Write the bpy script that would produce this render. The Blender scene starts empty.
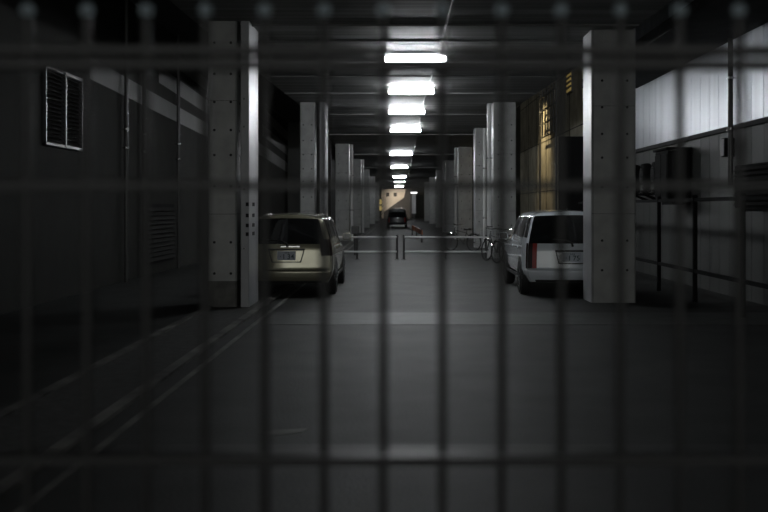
import bpy, bmesh, math, random
from mathutils import Vector, Matrix
random.seed(7)
scene = bpy.context.scene
COL = scene.collection
PI = math.pi
F = 1066.667            # focal length in pixels of the 768 px frame

# ------------------------------------------------------------------ camera
cam_d = bpy.data.cameras.new('camera')
cam = bpy.data.objects.new('camera', cam_d)
COL.objects.link(cam)
cam.location = (0, 0, 1.6)
cam.rotation_euler = (PI / 2, 0, 0)
cam_d.lens = 50; cam_d.sensor_width = 36; cam_d.sensor_fit = 'HORIZONTAL'
cam_d.shift_x = -16 / 768; cam_d.shift_y = -48 / 768
cam_d.clip_start = 0.05; cam_d.clip_end = 600
cam_d.dof.use_dof = True; cam_d.dof.focus_distance = 21.0; cam_d.dof.aperture_fstop = 1.9
scene.camera = cam

# ------------------------------------------------------------------ world: dim street glow from behind the camera, dark night ahead
AMB_BACK, AMB_AHEAD = 1.3, 0.008
world = bpy.data.worlds.new('night'); scene.world = world
world.use_nodes = True
wn = world.node_tree; wn.nodes.clear()
wo = wn.nodes.new('ShaderNodeOutputWorld'); bg = wn.nodes.new('ShaderNodeBackground')
tc = wn.nodes.new('ShaderNodeTexCoord'); sp = wn.nodes.new('ShaderNodeSeparateXYZ')
mr = wn.nodes.new('ShaderNodeMapRange')
mr.inputs['From Min'].default_value = -1.0; mr.inputs['From Max'].default_value = -0.72
mr.inputs['To Min'].default_value = AMB_BACK; mr.inputs['To Max'].default_value = AMB_AHEAD
wn.links.new(tc.outputs['Generated'], sp.inputs[0]); wn.links.new(sp.outputs['Y'], mr.inputs['Value'])
bg.inputs['Color'].default_value = (0.98, 1.0, 0.97, 1)
wn.links.new(mr.outputs[0], bg.inputs['Strength']); wn.links.new(bg.outputs[0], wo.inputs[0])

# ------------------------------------------------------------------ exposure
vs = scene.view_settings
vs.view_transform = 'Standard'; vs.look = 'None'; vs.gamma = 1.0; vs.exposure = 0.0; vs.use_curve_mapping = False
TUBE = 125.0            # radiance of the lit tubes

# ------------------------------------------------------------------ materials
def mat(name, col, rough=0.7, metal=0.0, spec=0.5, emit=None, estr=0.0, var=0.0, scale=4.0, bump=0.0, bscale=30.0, stretch=(1, 1, 1), coat=0.0):
    m = bpy.data.materials.new(name); m.use_nodes = True
    nt = m.node_tree; b = nt.nodes['Principled BSDF']
    b.inputs['Base Color'].default_value = (*col, 1)
    b.inputs['Roughness'].default_value = rough; b.inputs['Metallic'].default_value = metal
    b.inputs['Specular IOR Level'].default_value = spec
    if coat:
        b.inputs['Coat Weight'].default_value = coat; b.inputs['Coat Roughness'].default_value = 0.05
    if emit:
        b.inputs['Emission Color'].default_value = (*emit, 1); b.inputs['Emission Strength'].default_value = estr
    if var or bump:
        t = nt.nodes.new('ShaderNodeTexCoord'); mp = nt.nodes.new('ShaderNodeMapping')
        mp.inputs['Scale'].default_value = stretch
        nt.links.new(t.outputs['Object'], mp.inputs[0])
    if var:
        n = nt.nodes.new('ShaderNodeTexNoise'); n.inputs['Scale'].default_value = scale; n.inputs['Detail'].default_value = 6
        r = nt.nodes.new('ShaderNodeMapRange')
        r.inputs['From Min'].default_value = 0.3; r.inputs['From Max'].default_value = 0.7
        r.inputs['To Min'].default_value = 1 - var; r.inputs['To Max'].default_value = 1 + var
        mx = nt.nodes.new('ShaderNodeMix'); mx.data_type = 'RGBA'; mx.blend_type = 'MULTIPLY'; mx.inputs['Factor'].default_value = 1
        mx.inputs['A'].default_value = (*col, 1)
        nt.links.new(mp.outputs[0], n.inputs['Vector']); nt.links.new(n.outputs['Fac'], r.inputs['Value'])
        nt.links.new(r.outputs[0], mx.inputs['B']); nt.links.new(mx.outputs['Result'], b.inputs['Base Color'])
    if bump:
        n2 = nt.nodes.new('ShaderNodeTexNoise'); n2.inputs['Scale'].default_value = bscale; n2.inputs['Detail'].default_value = 5
        bp = nt.nodes.new('ShaderNodeBump'); bp.inputs['Strength'].default_value = bump; bp.inputs['Distance'].default_value = 0.02
        nt.links.new(mp.outputs[0], n2.inputs['Vector']); nt.links.new(n2.outputs['Fac'], bp.inputs['Height']); nt.links.new(bp.outputs[0], b.inputs['Normal'])
    return m

M = {}
M['asphalt'] = mat('asphalt', (0.028, 0.029, 0.028), 0.65, spec=0.25, var=0.35, scale=1.2, bump=0.35, bscale=40)
M['strip'] = mat('concrete_strip', (0.037, 0.038, 0.0365), 0.6, spec=0.3, var=0.3, scale=2.5, bump=0.2)
M['soil'] = mat('gravel', (0.035, 0.035, 0.033), 0.9, var=0.4, scale=9, bump=0.5)
M['kerb'] = mat('kerb_stone', (0.095, 0.092, 0.085), 0.8, var=0.75, scale=1.6, bump=0.2)
M['paint_line'] = mat('line_paint', (0.11, 0.107, 0.10), 0.7, var=0.6, scale=2.2)
M['ceiling'] = mat('ceiling_concrete', (0.19, 0.19, 0.187), 0.62, spec=0.15, var=0.4, scale=1.3, bump=0.10, bscale=5, stretch=(0.15, 3.0, 1))
M['ceiling_dark'] = mat('ceiling_dark_grey', (0.05, 0.05, 0.05), 0.9, var=0.2)  # dark grey for the side-bay ceilings, soffit and far stair
M['concrete'] = mat('column_concrete', (0.35, 0.355, 0.345), 0.42, var=0.16, scale=3.0, bump=0.06, bscale=14)
M['concrete_base'] = mat('column_base_tone', (0.13, 0.128, 0.12), 0.7, var=0.4, scale=4)  # darker tone for the bottom of the first left column
M['tie_hole'] = mat('tie_hole', (0.02, 0.02, 0.02), 0.9)
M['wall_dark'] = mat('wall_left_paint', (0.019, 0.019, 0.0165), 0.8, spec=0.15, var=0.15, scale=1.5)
M['light_stripe'] = mat('painted_light_stripe', (0.07, 0.07, 0.067), 0.6, var=0.12, scale=1.5)
M['clad'] = mat('metal_cladding', (0.66, 0.69, 0.74), 0.36, metal=0.35, var=0.10, scale=0.8, stretch=(1, 4, 0.3))
M['clad_low'] = mat('lower_cladding', (0.062, 0.064, 0.060), 0.6, var=0.15, scale=1.0)
M['seam'] = mat('seam_shadow_gap', (0.03, 0.03, 0.03), 0.8)
M['steel_dark'] = mat('dark_steel', (0.07, 0.07, 0.068), 0.45, metal=0.2, spec=0.5)
M['gate'] = mat('gate_paint', (0.017, 0.017, 0.0165), 0.45, spec=0.3)
M['pipe'] = mat('pvc_pipe', (0.68, 0.685, 0.68), 0.25)
M['pipe_dull'] = mat('pvc_pipe_dull', (0.36, 0.36, 0.34), 0.5)
M['pipe_dark'] = mat('pipe_dark', (0.06, 0.06, 0.058), 0.22)
M['gloss'] = mat('gloss_paint', (0.42, 0.425, 0.44), 0.36, spec=0.25, var=0.08, scale=2)
M['unit'] = mat('dark_unit_paint', (0.013, 0.013, 0.013), 0.85, spec=0.1)
M['slat'] = mat('dark_slat', (0.02, 0.02, 0.019), 0.8, spec=0.1)
_m = bpy.data.materials.new('glint_cap'); _m.use_nodes = True; _nt = _m.node_tree; _nt.nodes.clear()
_o = _nt.nodes.new('ShaderNodeOutputMaterial'); _t = _nt.nodes.new('ShaderNodeBsdfTranslucent'); _d = _nt.nodes.new('ShaderNodeBsdfDiffuse'); _x = _nt.nodes.new('ShaderNodeMixShader')
_t.inputs['Color'].default_value = (0.75, 0.82, 0.85, 1); _d.inputs['Color'].default_value = (0.03, 0.03, 0.03, 1); _x.inputs[0].default_value = 0.12
_nt.links.new(_t.outputs[0], _x.inputs[1]); _nt.links.new(_d.outputs[0], _x.inputs[2]); _nt.links.new(_x.outputs[0], _o.inputs[0])
M['added_glint_cap'] = _m  # translucent caps made up to imitate lamp glints on the bar tops
M['clamp'] = mat('clamp_steel', (0.5, 0.5, 0.5), 0.25, metal=1.0)
M['alu'] = mat('aluminium', (0.55, 0.56, 0.58), 0.3, metal=0.9)
M['frame_grey'] = mat('frame_grey', (0.045, 0.047, 0.05), 0.35)
M['white_metal'] = mat('white_metal', (0.7, 0.7, 0.7), 0.4)
M['tube'] = mat('lit_tube', (0.9, 0.9, 0.9), 0.4, emit=(0.93, 0.97, 1.0), estr=TUBE)
M['rubber'] = mat('rubber', (0.03, 0.03, 0.03), 0.8)
M['rim'] = mat('wheel_rim', (0.45, 0.46, 0.47), 0.25, metal=0.9)
M['gold'] = mat('gold_paint', (0.44, 0.42, 0.31), 0.24, metal=0.55, coat=0.8)
M['white'] = mat('white_paint', (0.80, 0.85, 0.90), 0.2, metal=0.0, coat=1.0)
M['darkcar'] = mat('dark_car_paint', (0.025, 0.027, 0.03), 0.3, coat=0.6)
M['glass'] = mat('tinted_glass', (0.015, 0.016, 0.017), 0.06, spec=0.6)
M['lamp_red'] = mat('red_lamp_lens', (0.32, 0.018, 0.012), 0.3, spec=0.25)
M['lamp_dark'] = mat('smoked_lamp_lens', (0.02, 0.008, 0.008), 0.35, spec=0.15)
M['chrome'] = mat('chrome', (0.75, 0.75, 0.72), 0.14, metal=1.0)
M['trim'] = mat('black_trim', (0.03, 0.03, 0.03), 0.5)
M['plate'] = mat('plate_face', (0.48, 0.52, 0.58), 0.5)
M['plate_ink'] = mat('plate_ink', (0.02, 0.045, 0.05), 0.5)
M['brownwall'] = mat('ochre_concrete', (0.36, 0.33, 0.25), 0.85, var=0.35, scale=1.2, bump=0.3, bscale=8)
M['orange'] = mat('orange_paint', (0.42, 0.13, 0.05), 0.5)
M['lit_yellow'] = mat('lit_window', (0.6, 0.5, 0.2), 0.6, emit=(1.0, 0.72, 0.22), estr=0.16)
M['lit_sign'] = mat('lit_sign', (0.8, 0.7, 0.3), 0.6, emit=(1.0, 0.74, 0.25), estr=0.75)
M['lit_white'] = mat('lit_lamp_white', (0.9, 0.9, 0.9), 0.6, emit=(1.0, 1.0, 1.0), estr=3.0)
M['pale_wall'] = mat('pale_house_wall', (0.7, 0.64, 0.55), 0.8, var=0.12, scale=0.6)
M['saddle'] = mat('saddle_vinyl', (0.03, 0.03, 0.03), 0.45)

# ------------------------------------------------------------------ mesh helpers
class MB:
    def __init__(self): self.v = []; self.f = []; self.m = []
    def add(self, vs, fs, mi=0):
        o = len(self.v); self.v += [tuple(p) for p in vs]
        self.f += [tuple(i + o for i in f) for f in fs]; self.m += [mi] * len(fs); return self
    def box(self, x0, x1, y0, y1, z0, z1, mi=0):
        vs = [(x, y, z) for x in (x0, x1) for y in (y0, y1) for z in (z0, z1)]
        fs = [(0, 1, 3, 2), (4, 6, 7, 5), (0, 4, 5, 1), (2, 3, 7, 6), (0, 2, 6, 4), (1, 5, 7, 3)]
        return self.add(vs, fs, mi)
    def prism(self, poly, axis, a, b, mi=0):
        # poly of 2-D points, extruded along axis from a to b
        def p3(p, t):
            if axis == 'x': return (t, p[0], p[1])
            if axis == 'y': return (p[0], t, p[1])
            return (p[0], p[1], t)
        n = len(poly); vs = [p3(p, a) for p in poly] + [p3(p, b) for p in poly]
        fs = [tuple(range(n)), tuple(range(2 * n - 1, n - 1, -1))]
        fs += [(i, i + n, (i + 1) % n + n, (i + 1) % n) for i in range(n)]
        return self.add(vs, fs, mi)
    def tube(self, pts, r, n=12, mi=0, caps=True):
        pts = [Vector(p) for p in pts]; rings = []
        up = None
        for i, p in enumerate(pts):
            d = (pts[min(i + 1, len(pts) - 1)] - pts[max(i - 1, 0)]).normalized()
            if up is None:
                up = Vector((0, 0, 1)) if abs(d.z) < 0.9 else Vector((1, 0, 0))
            a = d.cross(up)
            if a.length < 1e-5: a = d.cross(Vector((0, 1, 0.3)))
            a.normalize(); b = a.cross(d).normalized(); up = b
            rr = r[i] if isinstance(r, (list, tuple)) else r
            rings.append([p + a * (rr * math.cos(2 * PI * k / n)) + b * (rr * math.sin(2 * PI * k / n)) for k in range(n)])
        vs = [q for ring in rings for q in ring]; fs = []
        for i in range(len(pts) - 1):
            for k in range(n):
                fs.append((i * n + k, i * n + (k + 1) % n, (i + 1) * n + (k + 1) % n, (i + 1) * n + k))
        if caps:
            fs.append(tuple(range(n - 1, -1, -1))); e = (len(pts) - 1) * n; fs.append(tuple(range(e, e + n)))
        return self.add(vs, fs, mi)
    def lathe(self, prof, center, axis='z', n=24, mi=0, caps=True):
        # prof: (radius, along axis)
        c = Vector(center); vs = []; fs = []
        for r, h in prof:
            for k in range(n):
                a = 2 * PI * k / n; u, w = r * math.cos(a), r * math.sin(a)
                vs.append(c + Vector({'z': (u, w, h), 'x': (h, u, w), 'y': (w, h, u)}[axis]))
        for i in range(len(prof) - 1):
            for k in range(n):
                fs.append((i * n + k, i * n + (k + 1) % n, (i + 1) * n + (k + 1) % n, (i + 1) * n + k))
        if caps and prof[0][0] > 1e-4: fs.append(tuple(range(n - 1, -1, -1)))
        if caps and prof[-1][0] > 1e-4:
            e = (len(prof) - 1) * n; fs.append(tuple(range(e, e + n)))
        return self.add(vs, fs, mi)
    def build(self, name, mats, parent=None, smooth=True, bevel=0.0, angle=35, loc=None, recalc=True):
        me = bpy.data.meshes.new(name)
        me.from_pydata(self.v, [], self.f)
        for m in (mats if isinstance(mats, (list, tuple)) else [mats]): me.materials.append(m)
        for p, mi in zip(me.polygons, self.m): p.material_index = mi
        if recalc:
            bm = bmesh.new(); bm.from_mesh(me); bmesh.ops.recalc_face_normals(bm, faces=bm.faces); bm.to_mesh(me); bm.free()
        if smooth:
            me.shade_smooth(); me.set_sharp_from_angle(angle=math.radians(angle))
        me.update()
        o = bpy.data.objects.new(name, me); COL.objects.link(o)
        if bevel:
            bv = o.modifiers.new('bevel', 'BEVEL'); bv.width = bevel; bv.segments = 2; bv.limit_method = 'ANGLE'
        if parent: o.parent = parent
        if loc: o.location = loc
        return o

def tag(o, label=None, cat=None, group=None, kind=None):
    if label: o['label'] = label
    if cat: o['category'] = cat
    if group: o['group'] = group
    if kind: o['kind'] = kind
    return o
def empty(name, loc=(0, 0, 0), rz=0.0, label=None, cat=None, group=None):
    o = bpy.data.objects.new(name, None); COL.objects.link(o)
    o.location = loc; o.rotation_euler = (0, 0, rz); o.empty_display_size = 0.2
    return tag(o, label, cat, group)
def struct(o, label=None, cat=None):
    return tag(o, label, cat, kind='structure')
def copy_thing(root, label, loc=None, rz=None):
    r = root.copy(); COL.objects.link(r); r['label'] = label
    if loc is not None: r.location = loc
    if rz is not None: r.rotation_euler = (0, 0, rz)
    for ch in list(root.children):
        c = ch.copy(); COL.objects.link(c); c.parent = r
        for g in list(ch.children):
            d = g.copy(); COL.objects.link(d); d.parent = c
    return r
def add_text(name, body, size, m, parent, loc, rot, align='CENTER'):
    cu = bpy.data.curves.new(name, 'FONT'); cu.body = body; cu.size = size
    cu.align_x = align; cu.align_y = 'CENTER'; cu.extrude = 0.0008; cu.offset = size * 0.012
    t = bpy.data.objects.new(name, cu); COL.objects.link(t)
    dg = bpy.context.evaluated_depsgraph_get()
    me = bpy.data.meshes.new_from_object(t.evaluated_get(dg))
    bpy.data.objects.remove(t); bpy.data.curves.remove(cu)
    o = bpy.data.objects.new(name, me); COL.objects.link(o)
    me.materials.clear(); me.materials.append(m)
    o.parent = parent; o.location = loc; o.rotation_euler = rot
    return o

# ------------------------------------------------------------------ SETTING
XL, XR = -6.0, 6.0                       # side walls of the bays beyond the columns
YEND = 150.0
PROF = [(-1, 4.56), (10, 4.56), (16, 4.58), (21, 4.66), (29, 4.85), (34, 4.97), (38, 4.95), (44, 4.80), (54, 4.72), (YEND, 4.72)]
def P(y):
    for (a, za), (b, zb) in zip(PROF, PROF[1:]):
        if a <= y <= b: return za + (zb - za) * (y - a) / (b - a)
    return PROF[-1][1]

struct(MB().box(-9, 9, -8, YEND + 25, -0.3, 0.0).build('floor', M['asphalt'], smooth=False))
struct(MB().box(-2.0 + 0.1, 6.0, 14.6, 16.3, -0.05, 0.004).build('floor_strip', M['strip'], smooth=False))
struct(MB().box(-1.9, 6.0, 6.86, 7.2, -0.05, 0.006).build('floor_threshold', M['strip'], smooth=False))
g = MB().box(-1.9, 6.0, 6.66, 6.84, -0.05, 0.003)
struct(g.build('drain_channel', M['soil'], smooth=False))
struct(MB().box(-3.0, -2.3, 1.0, 140, -0.05, 0.012).build('gravel_bed', M['soil'], smooth=False))
for nm, x0, x1, zt in (('kerb', -2.30, -2.19, 0.03), ('kerb', -3.10, -3.0, 0.03)):
    k = MB()
    for i in range(70):
        y0 = 1.0 + i * 2.0
        k.box(x0, x1, y0 + 0.012, y0 + 1.988, -0.05, zt)
    struct(k.build(nm, M['kerb'], smooth=False))
struct(MB().box(-2.035, -1.975, 1.0, 140, -0.02, 0.004).build('painted_line', M['paint_line'], smooth=False))

sc = MB(); sc.prism([(-1.0, 7.55), (-0.86, 7.50), (-0.70, 7.60), (-0.66, 7.74), (-0.78, 7.70), (-0.90, 7.68)], 'z', -0.01, 0.003)
struct(sc.build('floor_scuff', M['paint_line'], smooth=False))
# ceiling of the aisle, board-marked, with slightly wavy underside steps
cb = MB()
xa, xb = -3.3, 3.92
ys = []
for (a, za), (b, zb) in zip(PROF, PROF[1:]):
    n = max(1, int((b - a) / 1.8)) if b <= 60 else int((b - a) / 4)
    for i in range(n): ys.append(a + (b - a) * i / n)
ys.append(YEND)
poly = [(y, P(y)) for y in ys] + [(YEND, 5.6), (-1, 5.6)]
cb.prism(poly, 'x', xa, xb)
struct(cb.build('ceiling', M['ceiling'], smooth=False))
# shallow board joints and ribs under the ceiling
for i, (y, h, d) in enumerate([(12.4, 0.03, 0.10), (15.2, 0.02, 0.16), (17.4, 0.03, 0.12), (19.3, 0.02, 0.06), (22.6, 0.025, 0.20), (25.6, 0.015, 0.08), (30.4, 0.02, 0.16), (38.0, 0.02, 0.2), (46.0, 0.03, 0.3), (62.0, 0.03, 0.3), (82.0, 0.03, 0.3)]):
    z = P(y)
    struct(MB().box(xa + 0.02, xb - 0.02, y, y + d, z - h, z + 0.05).build('trim_%d' % (i + 1), M['ceiling'], smooth=False, bevel=0.008))
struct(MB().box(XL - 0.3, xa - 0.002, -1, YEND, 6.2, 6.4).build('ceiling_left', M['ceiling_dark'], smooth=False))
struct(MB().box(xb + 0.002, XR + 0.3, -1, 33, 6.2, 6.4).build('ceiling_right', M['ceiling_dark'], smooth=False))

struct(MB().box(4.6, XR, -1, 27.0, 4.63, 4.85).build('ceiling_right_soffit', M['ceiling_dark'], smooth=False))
# left wall: dark siding with sloping stripes of lamp light painted on as pale strips
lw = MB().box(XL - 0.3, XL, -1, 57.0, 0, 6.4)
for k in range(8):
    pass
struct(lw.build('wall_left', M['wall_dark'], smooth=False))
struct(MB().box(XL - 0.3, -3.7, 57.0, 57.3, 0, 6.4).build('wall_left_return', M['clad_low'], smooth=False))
def light_stripe(i, y0, y1, za0, za1, hh, m):
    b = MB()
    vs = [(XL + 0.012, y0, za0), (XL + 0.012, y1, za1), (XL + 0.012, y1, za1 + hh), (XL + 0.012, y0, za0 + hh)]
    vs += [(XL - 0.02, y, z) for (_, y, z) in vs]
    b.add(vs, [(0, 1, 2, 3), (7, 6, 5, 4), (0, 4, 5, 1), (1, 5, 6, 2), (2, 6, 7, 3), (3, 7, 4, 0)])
    struct(b.build('trim_%d' % i, m, smooth=False))  # pale strip standing in for a stripe of lamp light, no real trim
light_stripe(20, 20.6, 33.6, 4.10, 3.80, 0.42, M['light_stripe'])
light_stripe(21, 26.5, 33.6, 4.72, 4.52, 0.42, M['light_stripe'])
light_stripe(22, 28.2, 33.6, 5.40, 5.22, 0.36, M['light_stripe'])
light_stripe(23, 45.0, 56.8, 3.90, 3.50, 0.50, M['light_stripe'])
light_stripe(24, 46.5, 56.8, 4.75, 4.40, 0.50, M['light_stripe'])
light_stripe(25, 48.0, 56.8, 5.50, 5.20, 0.45, M['light_stripe'])

# right wall: glossy seamed cladding above a flashing, dull panels below
YRE = 33.5
rw = MB().box(XR + 0.02, XR + 0.3, -1, YRE, 0, 6.4, 1)
yy = -1.0; k = 0
while yy < YRE:
    y1 = min(yy + 0.62, YRE)
    rw.box(XR, XR + 0.03, yy + 0.012, y1 - 0.012, 3.07, 6.3, 0)
    rw.box(XR + 0.006, XR + 0.03, yy + 0.008, y1 - 0.008, 0.0, 3.0, 2)
    yy += 0.62
struct(rw.build('wall_right', [M['clad'], M['seam'], M['clad_low']], smooth=False))
struct(MB().prism([(XR - 0.05, 3.0), (XR + 0.02, 3.0), (XR + 0.02, 3.09), (XR - 0.02, 3.09)], 'y', -1, YRE).build('trim_30', M['seam'], smooth=False))
# ochre concrete wall standing beyond the end of the cladding
bw = MB().box(7.0, 7.4, YRE, 62, 0, 9.0)
for y in (37, 40.5, 44, 47.5, 51, 54.5, 58): bw.box(6.985, 7.02, y, y + 0.03, 0, 9, 1)
for z in (2.4, 4.8, 7.2): bw.box(6.985, 7.02, YRE, 62, z, z + 0.03, 1)
struct(bw.build('wall_outside', [M['brownwall'], M['tie_hole']], smooth=False))
struct(MB().box(3.75, 7.4, 62, 62.3, 0, 9.0).build('wall_right_return', M['wall_dark'], smooth=False))
struct(MB().box(4.72, 6.0, 31.6, 31.75, 0, 3.72).build('partition_right', M['unit'], smooth=False))
# the rest of the side bays far down the aisle
struct(MB().box(-4.6, -4.4, 57.3, YEND, 0, 6.2).build('wall_left_far', M['wall_dark'], smooth=False))
struct(MB().box(4.6, 4.8, 62.3, YEND, 0, 6.2).build('wall_right_far', M['wall_dark'], smooth=False))
# night street closing the far end
struct(MB().box(-14, 14, 172, 172.4, 0, 12).build('wall_end', M['wall_dark'], smooth=False))

# ------------------------------------------------------------------ COLUMNS AND PIPES
def column(x0, x1, y0, dep, label, base=False, zt=None, panel=False):  # panel adds the pale sheet that brightens the tube-lit side, no real panel
    cx = (x0 + x1) / 2
    t = empty('concrete_column', (cx, y0, 0), 0, label, 'column')
    zt = zt or (P(y0) + 0.02)
    w = (x1 - x0) / 2; ch = 0.025
    b = MB()
    poly = [(-w + ch, 0), (w - ch, 0), (w, ch), (w, dep - ch), (w - ch, dep), (-w + ch, dep), (-w, dep - ch), (-w, ch)]
    z = 0.42 if base else 0.0
    nz = [z]
    while nz[-1] < zt - 1e-4: nz.append(min(zt, (1.5 if nz[-1] < 1.5 else nz[-1] + 1.82)))
    for a, c in zip(nz, nz[1:]):
        b.prism(poly, 'z', a + (0.006 if a > z else 0), c)
        ins = [(px * 0.985, dep / 2 + (py - dep / 2) * 0.985) for px, py in poly]
        if a > z: b.prism(ins, 'z', a - 0.004, a + 0.008, 1)
    for zz in [0.55, 1.05, 1.95, 2.45, 2.85, 3.3, 3.75, 4.25]:
        if zz > zt: continue
        for xx in (-0.55 * w, 0.6 * w):
            b.lathe([(0.0, -0.003), (0.022, -0.003), (0.022, 0.004)], (xx, 0, zz), 'y', 10, 1)
            for sx in (-1, 1):
                b.lathe([(0.0, -0.003), (0.022, -0.003), (0.022, 0.004)], (sx * w, dep * (0.3 if xx < 0 else 0.7), zz), 'x', 10, 1) if sx < 0 else b.lathe([(0.0, 0.003), (0.022, 0.003), (0.022, -0.004)], (sx * w, dep * (0.3 if xx < 0 else 0.7), zz), 'x', 10, 1)
    b.build('shaft', [M['concrete'], M['tie_hole']], t, smooth=True, angle=30)
    if panel:
        MB().box(-w - 0.012, -w, 0.03, dep - 0.03, 0.0, zt - 0.02).build('lit_side_sheet', M['gloss'], t)  # pale sheet added so the tube-lit aisle side comes out brighter
    if base:
        MB().prism([(px * 1.005, dep / 2 + (py - dep / 2) * 1.005) for px, py in poly], 'z', 0, 0.43).build('base_band', M['concrete_base'], t)
    return t
def pipe(x, y, r, z0, z1, m, label, clamps=(), wall_dir=(0, 1)):
    t = empty('drain_pipe', (x, y, z0), 0, label, 'pipe')
    MB().tube([(0, 0, 0), (0, 0, z1 - z0)], r, 16).build('pipe_run', m, t)
    for cz in clamps:
        c = MB().lathe([(r + 0.002, -0.022), (r + 0.010, -0.02), (r + 0.010, 0.02), (r + 0.002, 0.022)], (0, 0, cz - z0), 'z', 16)
        dx, dy = wall_dir
        px, py = -dy * 0.015, dx * 0.015
        c.prism([(dx * r + px, dy * r + py), (dx * (r + 0.05) + px, dy * (r + 0.05) + py), (dx * (r + 0.05) - px, dy * (r + 0.05) - py), (dx * r - px, dy * r - py)], 'z', cz - z0 - 0.015, cz - z0 + 0.015)
        c.build('clamp', M['clamp'], t)
    return t

lcols = [(17.1, 'leftmost concrete column nearest the gate, with darker base'),
         (34.0, 'left concrete column just behind the gold car'),
         (52.0, 'first left column standing beyond the parking barrier'),
         (68.0, 'slim-looking left column beside the fifth light of the aisle'),
         (86.0, 'left column level with the dark parked car far down the aisle'),
         (106.0, 'left column just past the dark parked car'),
         (130.0, 'farthest left column before the lit street')]
for i, (y, lb) in enumerate(lcols):
    if i == 0: column(-3.08, -2.62, y, 1.0, lb, base=True)
    elif i == 1: column(-3.19, -2.72, y, 0.9, lb)
    else: column(-3.15, -2.48, y, 0.8, lb)
rcols = [(18.0, 'rightmost concrete column nearest the gate, half hiding the white van'),
         (34.0, 'right concrete column just behind the white van and the bicycles'),
         (43.0, 'right concrete column behind the right end of the parking barrier'),
         (54.5, 'right column beyond the bicycle that stands past the barrier'),
         (70.0, 'right column just past the far end of the orange board'),
         (88.0, 'right column level with the dark parked car far down the aisle'),
         (108.0, 'right column far down the aisle near the bright white post'),
         (130.0, 'farthest right column before the lit street')]
for i, (y, lb) in enumerate(rcols):
    if i == 0: column(3.245, 3.98, y, 0.85, lb, panel=True)
    elif i == 2: column(3.03, 3.75, y, 0.8, lb, panel=True)
    else: column(2.98, 3.70, y, 0.8, lb)

def fin(x0, x1, y, dep, zt, label, studs=()):
    t = empty('pillar_fin', ((x0 + x1) / 2, y, 0), 0, label, 'pillar')
    w = (x1 - x0) / 2
    MB().prism([(-w, 0.01), (-w + 0.01, 0), (w - 0.01, 0), (w, 0.01), (w, dep), (-w, dep)], 'z', 0, zt).build('casing', [M['gloss']], t, smooth=False)
    for z in (0.95, 1.9, 2.9, 3.35, 3.9):
        MB().lathe([(0.0, -0.012), (0.016, -0.008), (0.016, 0.004)], (-0.01, 0, z), 'y', 10).build('bolt', M['clamp'], t)
    for z in studs:
        MB().box(w, w + 0.006, 0.38, 0.62, z - 0.03, z + 0.03).build('dark_stud', M['tie_hole'], t)
        MB().box(0.015, w - 0.005, -0.006, 0, z - 0.03, z + 0.03).build('dark_stud', M['tie_hole'], t)
    return t
fin(-2.555, -2.42, 17.1, 1.1, P(17.1), 'pale glossy pillar fin beside the leftmost column nearest the gate', (1.18, 1.32, 1.48, 1.66))
fin(-2.56, -2.40, 34.0, 1.5, P(34.0), 'pale glossy pillar fin beside the left column behind the gold car')
pipe(-2.36, 52.2, 0.07, 0.0, 4.7, M['pipe'], 'pale pipe on the first left column beyond the parking barrier', (1.5, 3.2), (-1, 0))
pipe(-2.36, 68.2, 0.07, 0.0, 4.7, M['pipe'], 'pale pipe on the slim-looking left column by the fifth light', (3.0,), (-1, 0))
pipe(2.86, 34.2, 0.07, 0.0, 4.95, M['pipe'], 'pale pipe on the right column behind the bicycles', (1.0, 3.2), (1, 0))
pipe(3.40, 42.84, 0.07, 0.0, 4.8, M['pipe'], 'pale pipe on the right column at the end of the barrier', (1.2, 3.2), (0, 1))
pipe(2.86, 54.7, 0.07, 0.0, 4.7, M['pipe'], 'pale pipe on the right column past the barrier, behind the lone bicycle', (2.8, 3.2), (1, 0))
pipe(2.86, 70.2, 0.07, 0.0, 4.7, M['pipe'], 'pale pipe on the right column beside the orange board', (3.0,), (1, 0))

# ------------------------------------------------------------------ CEILING LIGHTS
lights = [(20.9, 'nearest fluorescent ceiling light, widest of the row'), (28.4, 'second fluorescent ceiling light from the gate'),
          (35.8, 'third fluorescent ceiling light from the gate'), (42.6, 'fourth fluorescent ceiling light from the gate'),
          (59.0, 'fifth fluorescent ceiling light, the one past the dark gap in the row'), (78.0, 'sixth fluorescent ceiling light, below the fifth in the picture'),
          (103.0, 'seventh fluorescent ceiling light, third from the far end'), (124.0, 'eighth fluorescent ceiling light, second from the far end'), (146.0, 'last and smallest fluorescent ceiling light at the far end')]
def ceiling_light(y, label):
    z = P(y)
    t = empty('ceiling_light', (0.30 if y < 30 else 0.22 if y < 50 else 0.06 if y < 70 else -0.05, y, z), 0, label, 'ceiling light', 'row of ceiling lights')
    MB().prism([(-0.11, 0.0), (0.11, 0.0), (0.075, -0.055), (-0.075, -0.055)], 'x', -0.62, 0.62).build('housing', M['white_metal'], t, smooth=False, bevel=0.006)
    for sx in (-1, 1):
        MB().prism([(-0.05, -0.05), (0.05, -0.05), (0.045, -0.185), (-0.045, -0.185)], 'x', sx * 0.61 - 0.02, sx * 0.61 + 0.02).build('socket', M['white_metal'], t, smooth=False)
    MB().tube([(-0.595, 0, -0.14), (0.595, 0, -0.14)], 0.06, 14).build('tube', M['tube'], t)
    return t
for y, lb in lights: ceiling_light(y, lb)
cd = MB()
pts = [(0.75, y, P(y) - 0.03) for y in (9, 14, 16, 21, 25, 29, 34, 38, 44, 54, 80, 120)]
cd.tube(pts, 0.016, 8)
tag(cd.build('conduit', M['steel_dark']), 'thin grey conduit running along the ceiling beside the lights', 'conduit')

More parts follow.
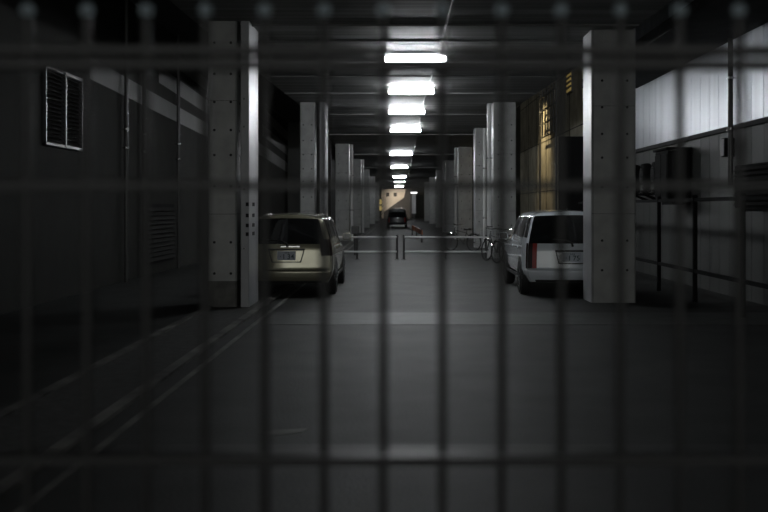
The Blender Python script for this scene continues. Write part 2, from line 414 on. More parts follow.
# ------------------------------------------------------------------ PARKED CARS
def crom(p0, p1, p2, p3, t):
    return 0.5 * ((2 * p1) + (p2 - p0) * t + (2 * p0 - 5 * p1 + 4 * p2 - p3) * t * t + (3 * p1 - p0 - 3 * p2 + p3) * t ** 3)
def dense(seq, n, tens=0.6):
    out = []; L = len(seq)
    for i in range(L - 1):
        p1, p2 = seq[i], seq[i + 1]
        p0 = seq[i - 1] if i > 0 else p1 * 2 - p2
        p3 = seq[i + 2] if i + 2 < L else p2 * 2 - p1
        for k in range(n):
            t = k / n
            out.append(crom(p0, p1, p2, p3, t) * tens + (p1.lerp(p2, t)) * (1 - tens))
    out.append(seq[-1]); return out

def grid_mesh(G, want):
    """G[i][j] vectors -> bmesh patch; faces flipped so the mean normal points along want"""
    bm = bmesh.new()
    V = [[bm.verts.new(p) for p in row] for row in G]
    for i in range(len(G) - 1):
        for j in range(len(G[0]) - 1):
            q = [V[i][j], V[i + 1][j], V[i + 1][j + 1], V[i][j + 1]]
            try: bm.faces.new(q)
            except ValueError: pass
    bm.normal_update()
    s = sum((f.normal * f.calc_area() for f in bm.faces), Vector())
    if s.dot(Vector(want)) < 0:
        for f in bm.faces: f.normal_flip()
        bm.normal_update()
    N = [[v.normal.copy() for v in row] for row in V]
    bm.free(); return N

class Patch:
    def __init__(self, G, a, b, want):   # a: parameter per row, b: parameter per column
        self.G = G; self.a = a; self.b = b; self.N = grid_mesh(G, want)
        d = (G[1][0] - G[0][0]).cross(G[0][1] - G[0][0]) if len(G) > 1 else Vector(want)
        self.want = Vector(want)
    def emit(self, mb, a0=-1e9, a1=1e9, b0=-1e9, b1=1e9, off=0.0, mi=0, thick=0.0):
        e = 1e-4
        I = [i for i, a in enumerate(self.a) if a0 - e <= a <= a1 + e]
        J = [j for j, b in enumerate(self.b) if b0 - e <= b <= b1 + e]
        if len(I) < 2 or len(J) < 2: return
        vs = [self.G[i][j] + self.N[i][j] * off for i in I for j in J]
        n = len(J); fs = [(r * n + c, (r + 1) * n + c, (r + 1) * n + c + 1, r * n + c + 1) for r in range(len(I) - 1) for c in range(n - 1)]
        f = fs[len(fs) // 2]; nn = (vs[f[1]] - vs[f[0]]).cross(vs[f[2]] - vs[f[0]])
        if nn.dot(self.want) < 0: fs = [tuple(reversed(f)) for f in fs]
        mb.add(vs, fs, mi)

def build_car(label, loc, rz, C, paint, plate=None, detail=True):
    t = empty(C['name'], loc, rz, label, C['cat'])
    w = C['w']; rows = C['rows']; XF = C['xf']
    S = []
    for st in C['stations']:
        yl, yb, yr, ws, zb6, z7, z8 = st[:7]
        zs = [rows[0][0], rows[1][0], rows[2][0], rows[3][0], rows[4][0], zb6, z7, z8]
        yv = [yl, yl, yl, yl, yl + (yb - yl) * 0.5, yb, yb + (yr - yb) * 0.8, yr]
        if st[0] == 0:
            yv = [r[1] for r in rows]; zs = [r[0] for r in rows]
        S.append([Vector((w * ws * XF[j], yv[j], zs[j])) for j in range(8)])
    NJ, NS = 5, 5
    D = [dense(row, NJ, 0.55) for row in S]                 # stations x dense profile
    cols = [dense([D[i][j] for i in range(len(D))], NS, 0.55) for j in range(len(D[0]))]
    G = [[cols[j][i] for j in range(len(cols))] for i in range(len(cols[0]))]
    a = [i / NS for i in range(len(G))]; b = [1 + j / NJ for j in range(len(G[0]))]
    right = Patch(G, a, b, (1, 0, 0))
    left = Patch([[Vector((-p.x, p.y, p.z)) for p in row] for row in G], a, b, (-1, 0, 0))
    crowns = dense([Vector((st[7], 0, 0)) for st in C['stations']], NS, 0.5)
    us = [-1 + k / 10 for k in range(21)]
    roof = Patch([[Vector((u * G[i][-1].x, G[i][-1].y, G[i][-1].z + crowns[i].x * (1 - u * u))) for u in us] for i in range(len(G))], a, us, (0, 0, 1))
    def end(i, bulge, want):
        out = []
        for j in range(len(b)):
            p = G[i][j]; k = max(0.0, min(1.0, (b[j] - 6.6) / 1.4))
            out.append([Vector((u * p.x, p.y + want * bulge * (1 - u * u) + (crowns[i].x * 0.5 * k * (1 - u * u)) * want * -0, p.z + crowns[i].x * k * (1 - u * u))) for u in us])
        return Patch(out, b, us, (0, want, 0))
    rear = end(0, C['bulge'], -1); front = end(len(G) - 1, 0.12, 1)
    mb = MB()
    for p in (right, left, roof, rear, front): p.emit(mb)
    # underside
    n = len(G)
    mb.add([Vector((s * G[i][0].x, G[i][0].y, G[i][0].z)) for i in range(n) for s in (-1, 1)], [(2 * i, 2 * i + 1, 2 * i + 3, 2 * i + 2) for i in range(n - 1)])
    me_o = mb.build('body', paint, t, angle=40)
    bmw = bmesh.new(); bmw.from_mesh(me_o.data); bmesh.ops.remove_doubles(bmw, verts=bmw.verts, dist=0.003); bmesh.ops.recalc_face_normals(bmw, faces=bmw.faces); bmw.to_mesh(me_o.data); bmw.free()
    me_o.data.shade_smooth(); me_o.data.set_sharp_from_angle(angle=math.radians(42))
    # glass
    gm = MB(); rear.emit(gm, 6.0, 7.2, -C['glass_u'], C['glass_u'], 0.006); gm.build('rear_window', M['glass'], t, recalc=False)
    for (s0, s1) in C['side_windows']:
        for pt in (right, left):
            gm = MB(); pt.emit(gm, s0, s1, 6.2, 7.0, 0.005); gm.build('side_window', M['glass'], t, recalc=False)
    gm = MB(); roof.emit(gm, C['shield'][0], C['shield'][1], -0.9, 0.9, 0.006); gm.build('windscreen', M['glass'], t, recalc=False)
    # lamps
    lb0, lb1 = C['lamp']
    for sgn, pt in ((1, right), (-1, left)):
        lm = MB()
        u0, u1 = (C['lamp_u'], 1.0) if sgn > 0 else (-1.0, -C['lamp_u'])
        um = sgn * 0.9
        rear.emit(lm, lb0, lb1, min(sgn * C['lamp_u'], um), max(sgn * C['lamp_u'], um), 0.012, C['lamp_in'])
        rear.emit(lm, lb0, lb1, min(sgn, um), max(sgn, um), 0.012, 1)
        pt.emit(lm, 0, C['lamp_s'], lb0, lb1, 0.012, 1)
        lm.build('tail_lamp', [M['lamp_red'], M['lamp_dark']], t, recalc=False)
    if detail:
        ba = MB(); rear.emit(ba, 1.0, 1.4, -0.9, 0.9, 0.006); ba.build('lower_bumper', M['trim'], t, recalc=False)
        # tailgate seam, bumper step line
        sm = MB(); rear.emit(sm, 3.6, 3.8, -0.95, 0.95, 0.003); sm.build('tailgate_seam', M['trim'] if C.get('chrome') else paint, t, recalc=False)
        def yrear(z, u=0.0):
            for r0, r1 in zip(rows, rows[1:]):
                if r0[0] <= z <= r1[0]:
                    q = (z - r0[0]) / (r1[0] - r0[0]); return r0[1] + (r1[1] - r0[1]) * q - C['bulge'] * (1 - u * u)
            return 0
        pz, pw, ph = C['plate_z'], 0.165, 0.0825
        y = yrear(pz) - 0.012
        # recess frame: trapezoid outline around the plate
        rw_, rh = C['recess']
        yo = y + 0.002
        ou = [(-rw_, pz + rh), (rw_, pz + rh), (rw_ * 0.8, pz - rh), (-rw_ * 0.8, pz - rh)]
        inn = [(-rw_ * 0.93, pz + rh * 0.74), (rw_ * 0.93, pz + rh * 0.74), (rw_ * 0.75, pz - rh * 0.86), (-rw_ * 0.75, pz - rh * 0.86)]
        fr = MB()
        vs = [(px, yo - 0.012, z) for px, z in ou] + [(px, yo - 0.012, z) for px, z in inn] + [(px, yo + 0.035, z) for px, z in ou] + [(px, yo + 0.01, z) for px, z in inn]
        fs = []
        for k in range(4):
            q = (k + 1) % 4
            fs += [(k, q, 4 + q, 4 + k), (k, 8 + k, 8 + q, q), (4 + k, 4 + q, 12 + q, 12 + k)]
        fr.add(vs, fs); fr.build('plate_recess', M['trim'] if not C.get('bright_recess') else M['trim'], t)
        gz = pz + rh + 0.035
        yg = yrear(gz) - 0.02
        MB().box(-rw_ * C['garn'][0], rw_ * C['garn'][1], yg, yg + 0.04, gz - 0.022, gz + 0.022).build('garnish', M['chrome'] if C.get('chrome') else paint, t, bevel=0.012)
        pl = MB().box(-pw, pw, y - 0.012, y + 0.02, pz - ph, pz + ph).build('license_plate', M['plate'], t, bevel=0.006)
        if plate:
            for ch, dx_ in zip(plate[0], (-0.105, -0.045, 0.045, 0.110)):
                add_text('plate_numeral', ch, 0.125, M['plate_ink'], pl, (dx_, y - 0.0132, pz - 0.022), (PI / 2, 0, 0))
            for ch, dx_ in zip(plate[1], (-0.02, 0.01, 0.04)):
                add_text('plate_numeral', ch, 0.042, M['plate_ink'], pl, (dx_, y - 0.0132, pz + 0.05), (PI / 2, 0, 0))
        # wiper
        z0 = rows[5][0]; yw = yrear(z0 - 0.03)
        wp = MB().tube([(0.02, yw - 0.02, z0 - 0.05), (0.0, yw - 0.03, z0 + 0.01), (-0.10, yrear(z0 + 0.07) - 0.02, z0 + 0.06), (-0.34, yrear(z0 + 0.09, 0.4) - 0.02, z0 + 0.08)], [0.022, 0.02, 0.012, 0.008], 8)
        wp.build('wiper', M['trim'], t)
        for s in (-1, 1):
            # roof rails and mirrors, door handles
            if C.get('rails'):
                pts = [(s * 0.6 * w, C['rails'][0] + k * (C['rails'][1] - C['rails'][0]) / 8, C['rail_z'] + 0.035 * math.sin(PI * min(1, max(0, k / 8))) ** 0.4 - 0.01) for k in range(9)]
                MB().tube(pts, 0.016, 8).build('roof_rail', paint, t)
            my = C['mirror_y']; mz = rows[5][0] + 0.06
            mm = MB().prism([(-0.09, -0.06), (0.09, -0.07), (0.10, 0.02), (0.07, 0.08), (-0.08, 0.075)], 'y', 0, 0.11)
            mo = mm.build('door_mirror', paint, t, bevel=0.025, loc=(s * (w + 0.10), my, mz))
            MB().box(-0.075, 0.075, -0.006, 0.0, -0.05, 0.06).build('mirror_glass', M['glass'], mo)
            for hy in C['handles']:
                MB().box(-0.012, 0.022, 0, 0.2, -0.018, 0.018).build('door_handle', paint, t, bevel=0.01, loc=(s * w * 0.985, hy, rows[5][0] - 0.10))
            wl = MB().prism([(0.35, 0.30), (C['len'] - 0.4, 0.30), (C['len'] - 0.4, 0.36), (0.35, 0.36)], 'x', s * (w + 0.0), s * (w + 0.012))
            wl.build('side_moulding', M['trim'], t)
        if C.get('antenna'):
            MB().tube([(0.0, 0.62, rows[7][0] + C['stations'][1][7]), (0.0, 0.50, rows[7][0] + 0.11)], [0.02, 0.008], 8).build('antenna', M['trim'], t)
    # wheels
    for s in (-1, 1):
        for wy in C['axles']:
            ar = MB().lathe([(0.0, 0), (0.365, 0), (0.365, 0.12), (0.0, 0.12)], (0, 0, 0), 'x', 28)
            ar.build('wheel_arch', M['trim'], t, loc=((w - 0.112) if s > 0 else -(w + 0.008), wy, 0.335))
            ty = MB().lathe([(0.20, -0.095), (0.285, -0.10), (0.31, -0.075), (0.315, 0), (0.31, 0.075), (0.285, 0.10), (0.20, 0.095)], (0, 0, 0), 'x', 32)
            to = ty.build('wheel', M['rubber'], t, loc=(s * (w - 0.075), wy, 0.315))
            rm = MB().lathe([(0.0, -0.09), (0.205, -0.09), (0.205, 0.09), (0.0, 0.09)], (0, 0, 0), 'x', 28)
            for k in range(7):
                an = 2 * PI * k / 7; cy, cz = math.cos(an), math.sin(an)
                rm.tube([(s * 0.094, 0.05 * cy, 0.05 * cz), (s * 0.098, 0.195 * cy, 0.195 * cz)], 0.016, 6, 1)
            rm.build('rim', [M['trim'], M['rim']], to)
    return t

WAGON = dict(name='estate_car', cat='car', w=0.83, len=4.5, bulge=0.09,
    rows=[(0.25, 0.07), (0.36, 0.01), (0.46, 0.0), (0.50, 0.04), (0.74, 0.055), (0.95, 0.085), (1.365, 0.34), (1.43, 0.42)],
    xf=[0.90, 0.975, 1.0, 1.0, 1.0, 0.965, 0.80, 0.66],
    stations=[(0, 0, 0, 0.93, 0, 0, 0, 0.045), (0.14, 0.18, 0.52, 0.985, 0.96, 1.375, 1.44, 0.05), (0.6, 0.62, 0.86, 1.0, 0.96, 1.385, 1.45, 0.055),
              (1.5, 1.5, 1.5, 1.0, 0.95, 1.39, 1.455, 0.055), (2.4, 2.4, 2.2, 1.0, 0.93, 1.38, 1.45, 0.055), (3.05, 3.0, 2.55, 1.0, 0.88, 1.33, 1.42, 0.05),
              (3.45, 3.5, 3.45, 0.99, 0.86, 0.89, 0.92, 0.05), (4.1, 4.1, 4.1, 0.97, 0.80, 0.82, 0.84, 0.04), (4.45, 4.43, 4.40, 0.88, 0.70, 0.73, 0.75, 0.03)],
    glass_u=0.9, side_windows=[(1.0, 1.8), (2.0, 3.0), (3.2, 4.6)], shield=(5.2, 6.0), lamp=(5.0, 6.2), lamp_u=0.8, lamp_s=0.8, lamp_in=1,
    plate_z=0.745, recess=(0.33, 0.125), garn=(0.35, 0.75), chrome=True, rails=(0.62, 2.3), rail_z=1.455, mirror_y=2.95, handles=(1.35, 2.25), axles=(0.85, 3.55), bright_recess=True)
VAN = dict(name='minivan', cat='car', w=0.83, len=4.5, bulge=0.08,
    rows=[(0.27, 0.06), (0.38, 0.0), (0.47, -0.01), (0.51, 0.03), (0.64, 0.04), (0.96, 0.075), (1.42, 0.26), (1.49, 0.36)],
    xf=[0.90, 0.975, 1.0, 1.0, 1.0, 0.975, 0.83, 0.70],
    stations=[(0, 0, 0, 0.94, 0, 0, 0, 0.045), (0.14, 0.17, 0.44, 0.985, 0.97, 1.425, 1.50, 0.05), (0.6, 0.62, 0.8, 1.0, 0.97, 1.435, 1.51, 0.055),
              (1.5, 1.5, 1.5, 1.0, 0.96, 1.44, 1.515, 0.055), (2.4, 2.4, 2.2, 1.0, 0.94, 1.43, 1.51, 0.055), (3.05, 3.0, 2.55, 1.0, 0.92, 1.36, 1.46, 0.05),
              (3.5, 3.55, 3.5, 0.99, 0.89, 0.92, 0.95, 0.05), (4.1, 4.1, 4.1, 0.97, 0.82, 0.85, 0.87, 0.04), (4.45, 4.43, 4.40, 0.88, 0.72, 0.75, 0.77, 0.03)],
    glass_u=1.0, side_windows=[(0.8, 1.8), (2.0, 3.0), (3.2, 4.6)], shield=(5.2, 6.0), lamp=(4.0, 6.0), lamp_u=0.8, lamp_s=0.6, lamp_in=0,
    plate_z=0.72, recess=(0.30, 0.125), garn=(0.8, 0.8), mirror_y=3.0, handles=(1.35, 2.25), axles=(0.85, 3.55), antenna=True)
build_car('gold estate car with dark rear glass parked behind the left column', (-2.04, 19.2, 0), 0, WAGON, M['gold'], ('\u00b7134', '500'))
build_car('white minivan with red tail lamp parked behind the right column', (3.08, 19.15, 0), 0, VAN, M['white'], ('\u00b7175', '500'))
build_car('dark parked car seen small at the far end of the aisle', (-0.25, 88.0, 0), 0, dict(VAN, rows=[(r[0] * 0.85, r[1]) for r in VAN['rows']]), M['darkcar'], None, detail=False)

# ------------------------------------------------------------------ PIPE BARRIERS
def barrier(x0, x1, posts, y, label):
    t = empty('pipe_barrier', ((x0 + x1) / 2, y, 0), 0, label, 'barrier', 'white pipe barriers across the aisle')
    cx = (x0 + x1) / 2
    for z in (0.69, 0.235):
        MB().tube([(x0 - cx, 0, z), (x1 - cx, 0, z)], 0.028, 12).build('rail', M['white_metal'], t)
    for px in posts:
        b = MB().tube([(px - cx, 0.04, 0), (px - cx, 0.04, 0.76)], 0.035, 10)
        b.lathe([(0.09, 0), (0.09, 0.015), (0.0, 0.015)], (px - cx, 0.04, 0), 'z', 14)
        b.build('post', M['steel_dark'], t)
    return t
barrier(-2.05, -0.10, (-1.34, -0.09), 33.3, 'left pipe barrier crossing the aisle beside the gold car')
barrier(0.15, 2.70, (0.12, 1.42, 2.68), 33.3, 'right pipe barrier crossing the aisle towards the bicycles')

# ------------------------------------------------------------------ BICYCLES
def bicycle(loc, rz, lean, label):
    t = empty('bicycle', loc, rz, label, 'bicycle')
    t.rotation_euler = (0, lean, rz)
    R = 0.31
    for cy in (-0.52, 0.52):
        wv = MB()
        n, k = 32, 8; vs = []; fs = []
        for i in range(n):
            a = 2 * PI * i / n
            for j in range(k):
                b = 2 * PI * j / k; rr = R + 0.02 * math.cos(b)
                vs.append((0.02 * math.sin(b), rr * math.cos(a), rr * math.sin(a)))
        for i in range(n):
            for j in range(k):
                fs.append((i * k + j, ((i + 1) % n) * k + j, ((i + 1) % n) * k + (j + 1) % k, i * k + (j + 1) % k))
        wv.add(vs, fs)
        wo_ = wv.build('wheel', M['rubber'], t, loc=(0, cy, R + 0.02))
        sp_ = MB()
        for i in range(14):
            a = 2 * PI * i / 14
            sp_.tube([(0.02 * (-1) ** i, 0.02 * math.cos(a), 0.02 * math.sin(a)), (0, (R - 0.02) * math.cos(a + .2), (R - 0.02) * math.sin(a + .2))], 0.0025, 5)
        sp_.tube([(-0.05, 0, 0), (0.05, 0, 0)], 0.022, 10)
        sp_.lathe([(R - 0.03, -0.01), (R - 0.012, -0.012), (R - 0.012, 0.012), (R - 0.03, 0.01), (R - 0.03, -0.01)], (0, 0, 0), 'x', 28, caps=False)
        sp_.build('spokes', M['steel_dark'], wo_)
    fr = MB()
    fr.tube([(0, -0.52, .33), (0, -0.05, .28), (0, 0.36, .72)], 0.018, 8)
    fr.tube([(0, -0.05, .28), (0, -0.2, .78)], 0.016, 8)
    fr.tube([(0, -0.52, .33), (0, -0.17, .68), (0, 0.35, .78)], 0.014, 8)
    fr.tube([(0, 0.52, .33), (0, 0.42, .55), (0, 0.34, .90)], 0.017, 8)
    fr.build('frame', M['steel_dark'], t)
    MB().tube([(-0.27, 0.14, .98), (-0.22, 0.26, 1.0), (-0.06, 0.35, .97), (0.06, 0.35, .97), (0.22, 0.26, 1.0), (0.27, 0.14, .98)], 0.014, 8).build('handlebar', M['chrome'], t)
    MB().prism([(-0.10, -0.34), (0.10, -0.34), (0.09, -0.22), (0.03, -0.05), (-0.03, -0.05), (-0.09, -0.22)], 'z', .78, .85).build('saddle', M['saddle'], t, bevel=0.02)
    for cy, a0, a1 in ((-0.52, 0.3, 2.6), (0.52, 0.9, 2.9)):
        fd = MB(); vs = []; fs = []
        for i in range(13):
            a = a0 + (a1 - a0) * i / 12
            for s in (-0.03, -0.015, 0.015, 0.03):
                rr = 0.36 - (0.012 if abs(s) > .02 else 0)
                vs.append((s, cy + rr * math.cos(a), 0.33 + rr * math.sin(a)))
        for i in range(12):
            for j in range(3): fs.append((i * 4 + j, i * 4 + j + 1, i * 4 + j + 5, i * 4 + j + 4))
        fd.add(vs, fs); fd.build('mudguard', M['chrome'], t)
    bk = MB()
    for z in (0.72, 0.80, 0.88, 0.96):
        w_ = 0.11 + (z - .72) * 0.2
        bk.tube([(-w_, 0.48, z), (w_, 0.48, z), (w_, 0.72, z), (-w_, 0.72, z), (-w_, 0.48, z)], 0.005, 5)
    for sx in (-1, -.3, .3, 1):
        for y in (0.48, 0.72): bk.tube([(sx * .11, y, .72), (sx * .158, y, .96)], 0.004, 5)
    bk.build('basket', M['alu'], t)
    return t
bicycle((3.05, 30.4, 0), 0.5, 0.05, 'bicycle parked by the right column, nearest the white van')
bicycle((2.85, 31.9, 0), 0.45, 0.05, 'bicycle parked closest to the barrier end post, behind the other one')
bicycle((2.30, 39.5, 0), 0.9, 0.05, 'bicycle standing alone beyond the right pipe barrier')

# bollard-like meter post behind the left barrier
t = empty('marker_post', (-1.52, 36.2, 0), 0, 'dark post with a square head behind the left barrier', 'post')
MB().tube([(0, 0, 0), (0, 0, 0.75)], 0.05, 12).build('post', M['steel_dark'], t)
MB().box(-0.13, 0.13, -0.09, 0.09, 0.72, 0.98).build('head', M['steel_dark'], t, bevel=0.02)
# orange board far down the aisle
t = empty('barrier_board', (0.86, 56.0, 0), 0.022, 'long low orange barrier board running along the aisle far away', 'barrier')
MB().prism([(-7, 0.36), (7, 0.36), (7, 0.58), (-7, 0.58)], 'x', -0.02, 0.02).build('board', M['orange'], t)
for y in (-6.5, 0, 6.5):
    MB().box(-0.04, 0.04, y - 0.04, y + 0.04, 0, 0.6).build('post', M['steel_dark'], t)

# ------------------------------------------------------------------ RIGHT BAY: fence, outdoor units, pipe
t = empty('rail_fence', (5.0, 20.0, 0), 0, 'dark steel fence with two rails before the right wall', 'fence')
for z in (1.74, 0.53):
    MB().box(-0.025, 0.025, -13, 9.8, z - 0.03, z + 0.03).build('rail', M['unit'], t)
for i in range(9):
    y = -12.4 + i * 2.52 + 0.4
    MB().box(-0.035, 0.035, y - 0.035, y + 0.035, 0, 1.82).build('post', M['unit'], t, bevel=0.008)
def outdoor_unit(y, label):
    t = empty('outdoor_unit', (5.62, y, 1.95), 0, label, 'air conditioner', 'outdoor units along the right wall')
    MB().box(-0.02, 0.17, 0, 0.42, 0, 0.68).build('housing', M['unit'], t, bevel=0.06)
    g = MB()
    for r in (0.06, 0.11, 0.16):
        g.tube([(-0.04, 0.21 + r * math.cos(2 * PI * k / 24), 0.40 + r * math.sin(2 * PI * k / 24)) for k in range(25)], 0.007, 6)
    for k in range(4):
        a = PI * k / 4; g.tube([(-0.035, .21 - .16 * math.cos(a), .40 - .16 * math.sin(a)), (-0.035, .21 + .16 * math.cos(a), .40 + .16 * math.sin(a))], 0.006, 6)
    g.build('fan_grille', M['trim'], t)
    MB().box(-0.035, -0.018, 0.06, 0.36, 0.06, 0.18).build('side_grille', M['trim'], t)
    for yy in (0.08, 0.34):
        b = MB()
        b.box(-0.03, 0.40, yy - 0.02, yy + 0.02, -0.05, 0.0)
        b.prism([(0.05, -0.05), (0.38, -0.2), (0.38, -0.15), (0.1, -0.05)], 'y', yy - 0.015, yy + 0.015)
        b.build('bracket', M['unit'], t)
for i, (y, lb) in enumerate(((23.4, 'dark outdoor unit on the right wall, next to the big cabinet'), (24.5, 'dark outdoor unit in the middle of the three on the right wall'), (25.6, 'dark outdoor unit on the right wall, nearest the column'))):
    outdoor_unit(y, lb)
t = empty('equipment_cabinet', (5.62, 21.9, 1.75), 0, 'big dark equipment cabinet on the right wall above the fence', 'cabinet')
MB().box(-0.12, 0.36, 0, 1.1, 0, 1.05).build('housing', M['unit'], t, bevel=0.03)
MB().box(-0.16, 0.36, -0.05, 1.15, 1.05, 1.10).build('lid', M['unit'], t, bevel=0.01)
for yy in (0.05, 0.57): MB().box(-0.135, -0.118, yy, yy + 0.49, 0.08, 0.97).build('door', M['unit'], t, bevel=0.008)
MB().box(0.0, 0.36, 0.1, 1.0, -0.08, 0.0).build('bracket', M['unit'], t)
pipe(5.84, 18.85, 0.045, 2.0, 4.6, M['pipe_dark'], 'shiny dark vertical pipe on the right wall cladding', (3.0, 3.9), (1, 0))
t = empty('junction_box', (5.9, 19.1, 2.52), 0, 'small dark junction box beside the shiny pipe on the right wall', 'box')
MB().box(-0.08, 0.1, 0, 0.24, 0, 0.34).build('case', M['unit'], t, bevel=0.012)
MB().box(-0.095, -0.08, 0.02, 0.22, 0.02, 0.32).build('cover', M['trim'], t, bevel=0.005)
# louvred siding panel at the right edge
t = empty('louvre_panel', (5.93, 14.8, 1.6), 0, 'dark louvred panel on the right wall at the picture edge', 'vent')
MB().box(-0.03, 0.07, 0, 4.0, 0, 0.74).build('frame', M['unit'], t)
s = MB()
for k in range(8): s.prism([(-0.07, 0.04 + k * 0.085), (-0.03, 0.09 + k * 0.085), (-0.03, 0.10 + k * 0.085), (-0.075, 0.05 + k * 0.085)], 'y', 0.05, 3.95)
s.build('slats', M['slat'], t)

# warm-lit windows and wall lamp on the wall outside
t = empty('lit_window', (6.98, 43.1, 6.3), 0, 'yellow slatted window high on the ochre wall outside', 'window')
MB().box(-0.05, 0.02, 0, 1.4, 0, 1.0).build('frame', M['steel_dark'], t)
MB().box(-0.06, -0.049, 0.1, 1.3, 0.08, 0.92).build('pane', M['lit_yellow'], t)
s = MB()
for k in range(4): s.box(-0.10, -0.06, 0.05, 1.35, 0.2 + k * 0.2, 0.28 + k * 0.2)
s.build('slats', M['steel_dark'], t)
t = empty('lattice_frame', (6.75, 46.0, 4.9), 0, 'dark lattice standing before the warm ochre wall outside', 'lattice')
s = MB()
for k in range(7): s.box(-0.03, 0.03, k * 0.9, k * 0.9 + 0.06, 0, 2.6)
for k in range(5): s.box(-0.035, 0.025, 0, 5.46, k * 0.63, k * 0.63 + 0.05)
s.build('bars', M['steel_dark'], t)
for k in (0, 5.4):
    MB().box(-0.04, 0.04, k, k + 0.06, -4.9, 0).build('post', M['steel_dark'], t)
t = empty('wall_lamp', (6.82, 51.5, 6.9), 0, 'warm lamp fixed high on the ochre wall outside', 'lamp')
MB().tube([(0.18, 0, 0.1), (-0.6, 0, 0.35), (-1.1, 0, 0.3)], 0.03, 8).build('arm', M['steel_dark'], t)
MB().prism([(-1.4, 0.02), (-1.0, 0.02), (-0.98, 0.2), (-1.3, 0.34)], 'y', -0.15, 0.15).build('shade', M['steel_dark'], t)
ld = bpy.data.lights.new('wall_lamp_light', 'SPOT'); ld.energy = 620; ld.color = (1.0, 0.80, 0.46); ld.spot_size = math.radians(100); ld.spot_blend = 0.9; ld.shadow_soft_size = 0.08
lo = bpy.data.objects.new('lamp_light', ld); COL.objects.link(lo); lo.parent = t; lo.location = (-1.25, 0, -0.02)
lo.rotation_euler = (0, math.radians(-38), 0)

# ------------------------------------------------------------------ LEFT BAY
t = empty('window_1', (XL, 17.9, 2.66)); struct(t, 'louvred two-panel window on the dark left wall', 'window')
f = MB()
f.box(-0.02, 0.06, 0, 0.06, 0, 1.36); f.box(-0.02, 0.06, 2.04, 2.1, 0, 1.36); f.box(-0.02, 0.06, 0, 2.1, 0, 0.06); f.box(-0.02, 0.06, 0, 2.1, 1.30, 1.36); f.box(-0.02, 0.075, 1.01, 1.09, 0.02, 1.34)
f.build('window_frame', M['frame_grey'], t, smooth=False, bevel=0.006)
s = MB()
for k in range(17):
    z = 0.08 + k * 0.072
    s.prism([(0.055, z), (0.0, z + 0.055), (0.0, z + 0.062), (0.06, z + 0.007)], 'y', 0.06, 1.01)
    s.prism([(0.055, z), (0.0, z + 0.055), (0.0, z + 0.062), (0.06, z + 0.007)], 'y', 1.09, 2.04)
s.build('louvre_slats', M['pipe_dark'], t, smooth=False)
pipe(-5.90, 23.0, 0.045, 0, 6.2, M['pipe_dark'], 'dark glossy wall pipe on the left wall, closest to the louvred window', (2.9, 3.3), (-1, 0))
pipe(-5.90, 24.6, 0.045, 0, 6.2, M['pipe_dark'], 'dark glossy wall pipe on the left wall, middle of three', (2.9, 3.3), (-1, 0))
pipe(-5.90, 28.4, 0.045, 0, 6.2, M['pipe_dark'], 'dark glossy wall pipe on the left wall, nearest the column', (2.9, 3.3), (-1, 0))
t = empty('louvre_panel', (XL, 24.9, 0.25), 0, 'dark louvred panel low on the left wall beside the column', 'vent')
MB().box(0, 0.05, 0, 3.2, 0, 1.45).build('frame', M['unit'], t)
s = MB()
for k in range(12): s.prism([(0.05, 0.14 + k * 0.11), (0.10, 0.06 + k * 0.11), (0.105, 0.07 + k * 0.11), (0.05, 0.155 + k * 0.11)], 'y', 0.06, 3.14)
s.build('slats', M['slat'], t)

# ------------------------------------------------------------------ FAR STREET BEYOND THE AISLE
t = empty('pale_house', (-1.2, 166, 0), 0, 'pale house wall lit warm beyond the far end of the aisle', 'house')
MB().box(-1.6, 2.2, 0, 3, 0, 4.6).build('wall', M['pale_wall'], t)
for x in (-1.0, 0.2): MB().box(x, x + 0.5, -0.03, 0.02, 3.4, 4.0).build('window', M['trim'], t)
ld = bpy.data.lights.new('street_light_glow', 'SPOT'); ld.energy = 2600; ld.color = (1.0, 0.84, 0.66); ld.spot_size = math.radians(70); ld.spot_blend = 0.4; ld.shadow_soft_size = 0.15
t2 = empty('street_lamp', (-3.4, 158.0, 0), 0, 'street lamp hidden past the left end of the aisle, lighting the house', 'lamp')
MB().tube([(0, 0, 0), (0, 0, 5.6), (0.3, 0.2, 5.9), (0.7, 0.5, 6.0)], 0.06, 10).build('pole', M['steel_dark'], t2)
MB().box(0.6, 1.1, 0.35, 0.75, 5.95, 6.1).build('lamp_head', M['steel_dark'], t2, bevel=0.03)
lo = bpy.data.objects.new('lamp_light', ld); COL.objects.link(lo); lo.parent = t2; lo.location = (0.85, 0.55, 5.9)
d = Vector((-1.0, 166, 2.4)) - Vector((-2.55, 158.5, 5.9)); lo.rotation_euler = d.to_track_quat('-Z', 'Y').to_euler()
t = empty('stair_flight', (-0.6, 163.5, 0), 0, 'dark sloping stair flight against the lit house', 'stairs')
MB().prism([(-1.9, 0.0), (2.4, 0.0), (2.4, 4.6), (1.5, 4.6), (1.2, 3.2), (-1.9, 1.0)], 'y', 0, 1.0).build('flight', M['ceiling_dark'], t)
t = empty('shop_sign', (-3.0, 156, 0), 0, 'small yellow lit sign at the left of the far end', 'sign')
MB().tube([(0, 0.1, 0), (0, 0.1, 1.2)], 0.05, 8).build('post', M['steel_dark'], t)
MB().box(-0.42, 0.42, 0, 0.2, 1.2, 2.9).build('case', M['steel_dark'], t)
for z in (1.25, 2.15): MB().box(-0.38, 0.38, -0.02, 0.0, z, z + 0.68).build('lit_panel', M['lit_sign'], t)
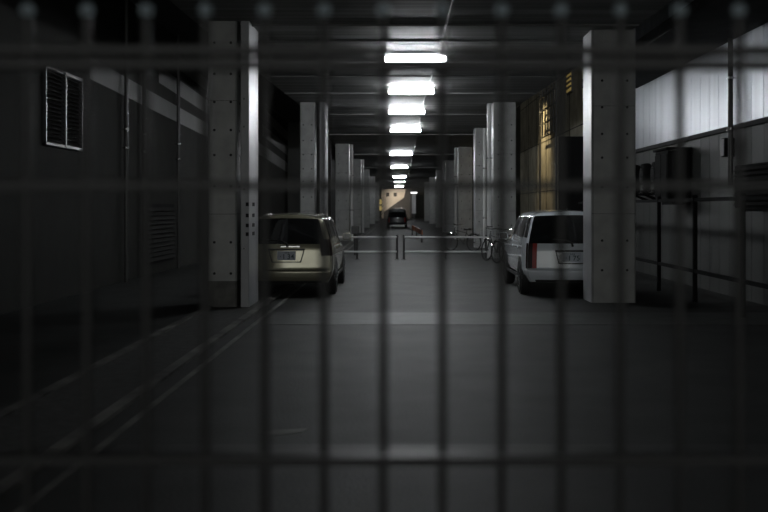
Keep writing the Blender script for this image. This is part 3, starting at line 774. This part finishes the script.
t = empty('entrance_post', (2.0, 152, 0), 0, 'pale upright entrance post under a small white lamp at the far end', 'post')
MB().box(-0.3, 0.25, 0, 0.3, 0.8, 3.7).build('post', M['white_metal'], t)
MB().box(-0.2, 0.15, 0.05, 0.25, 0, 0.8).build('foot', M['steel_dark'], t)
MB().box(-0.55, -0.42, 0, 0.12, 0, 3.7).build('jamb', M['steel_dark'], t)
t = empty('entrance_lamp', (2.0, 152.15, 3.81), 0, 'small white lamp bar hanging right of the last ceiling light', 'lamp')
MB().box(-0.45, 0.45, -0.05, 0.05, -0.1, 0.08).build('diffuser', M['lit_white'], t)
MB().box(-0.48, 0.48, -0.07, 0.07, 0.08, 0.30).build('housing', M['steel_dark'], t)

# ------------------------------------------------------------------ GATE IN FRONT
t = empty('steel_gate', (0, 2.0, 0), 0, 'dark steel bar gate close to the camera, blurred', 'gate')
dx = 59.3 / F * 2.0; xg = (383.3 - 400) / F * 2.0
lo_, hi_ = -16, 16
for i in range(lo_, hi_ + 1):
    x = xg + i * dx
    b = MB()
    R = 0.0085; zt = 1.961
    b.tube([(x, 0, 0.05), (x, 0, zt)], R, 14)
    bo = b.build('bar', M['gate'], t, angle=60)
    q = MB()
    q.lathe([(0.0, zt - 0.004)] + [(0.0125 * math.cos(a), zt + 0.010 + 0.0125 * math.sin(a)) for a in [-1.2 + 0.2 * k for k in range(14)]] + [(0.0, zt + 0.0225)], (x, 0, 0), 'z', 20)
    q.build('added_glint_cap', M['added_glint_cap'], bo, angle=80)
xl, xr = xg + (lo_ - 0.5) * dx, xg + (hi_ + 0.5) * dx
for z, h, d in ((1.894, 0.0085, 0.02), (1.868, 0.0085, 0.02), (1.642, 0.008, 0.02), (1.130, 0.008, 0.02), (0.09, 0.02, 0.02)):
    MB().box(xl, xr, -d, d, z - h, z + h).build('rail', M['gate'], t, bevel=0.003)
for x in (xl - 0.03, xr + 0.03):
    MB().box(x - 0.03, x + 0.03, -0.03, 0.03, 0, 2.05).build('post', M['gate'], t, bevel=0.006)
bpy.context.view_layer.update()
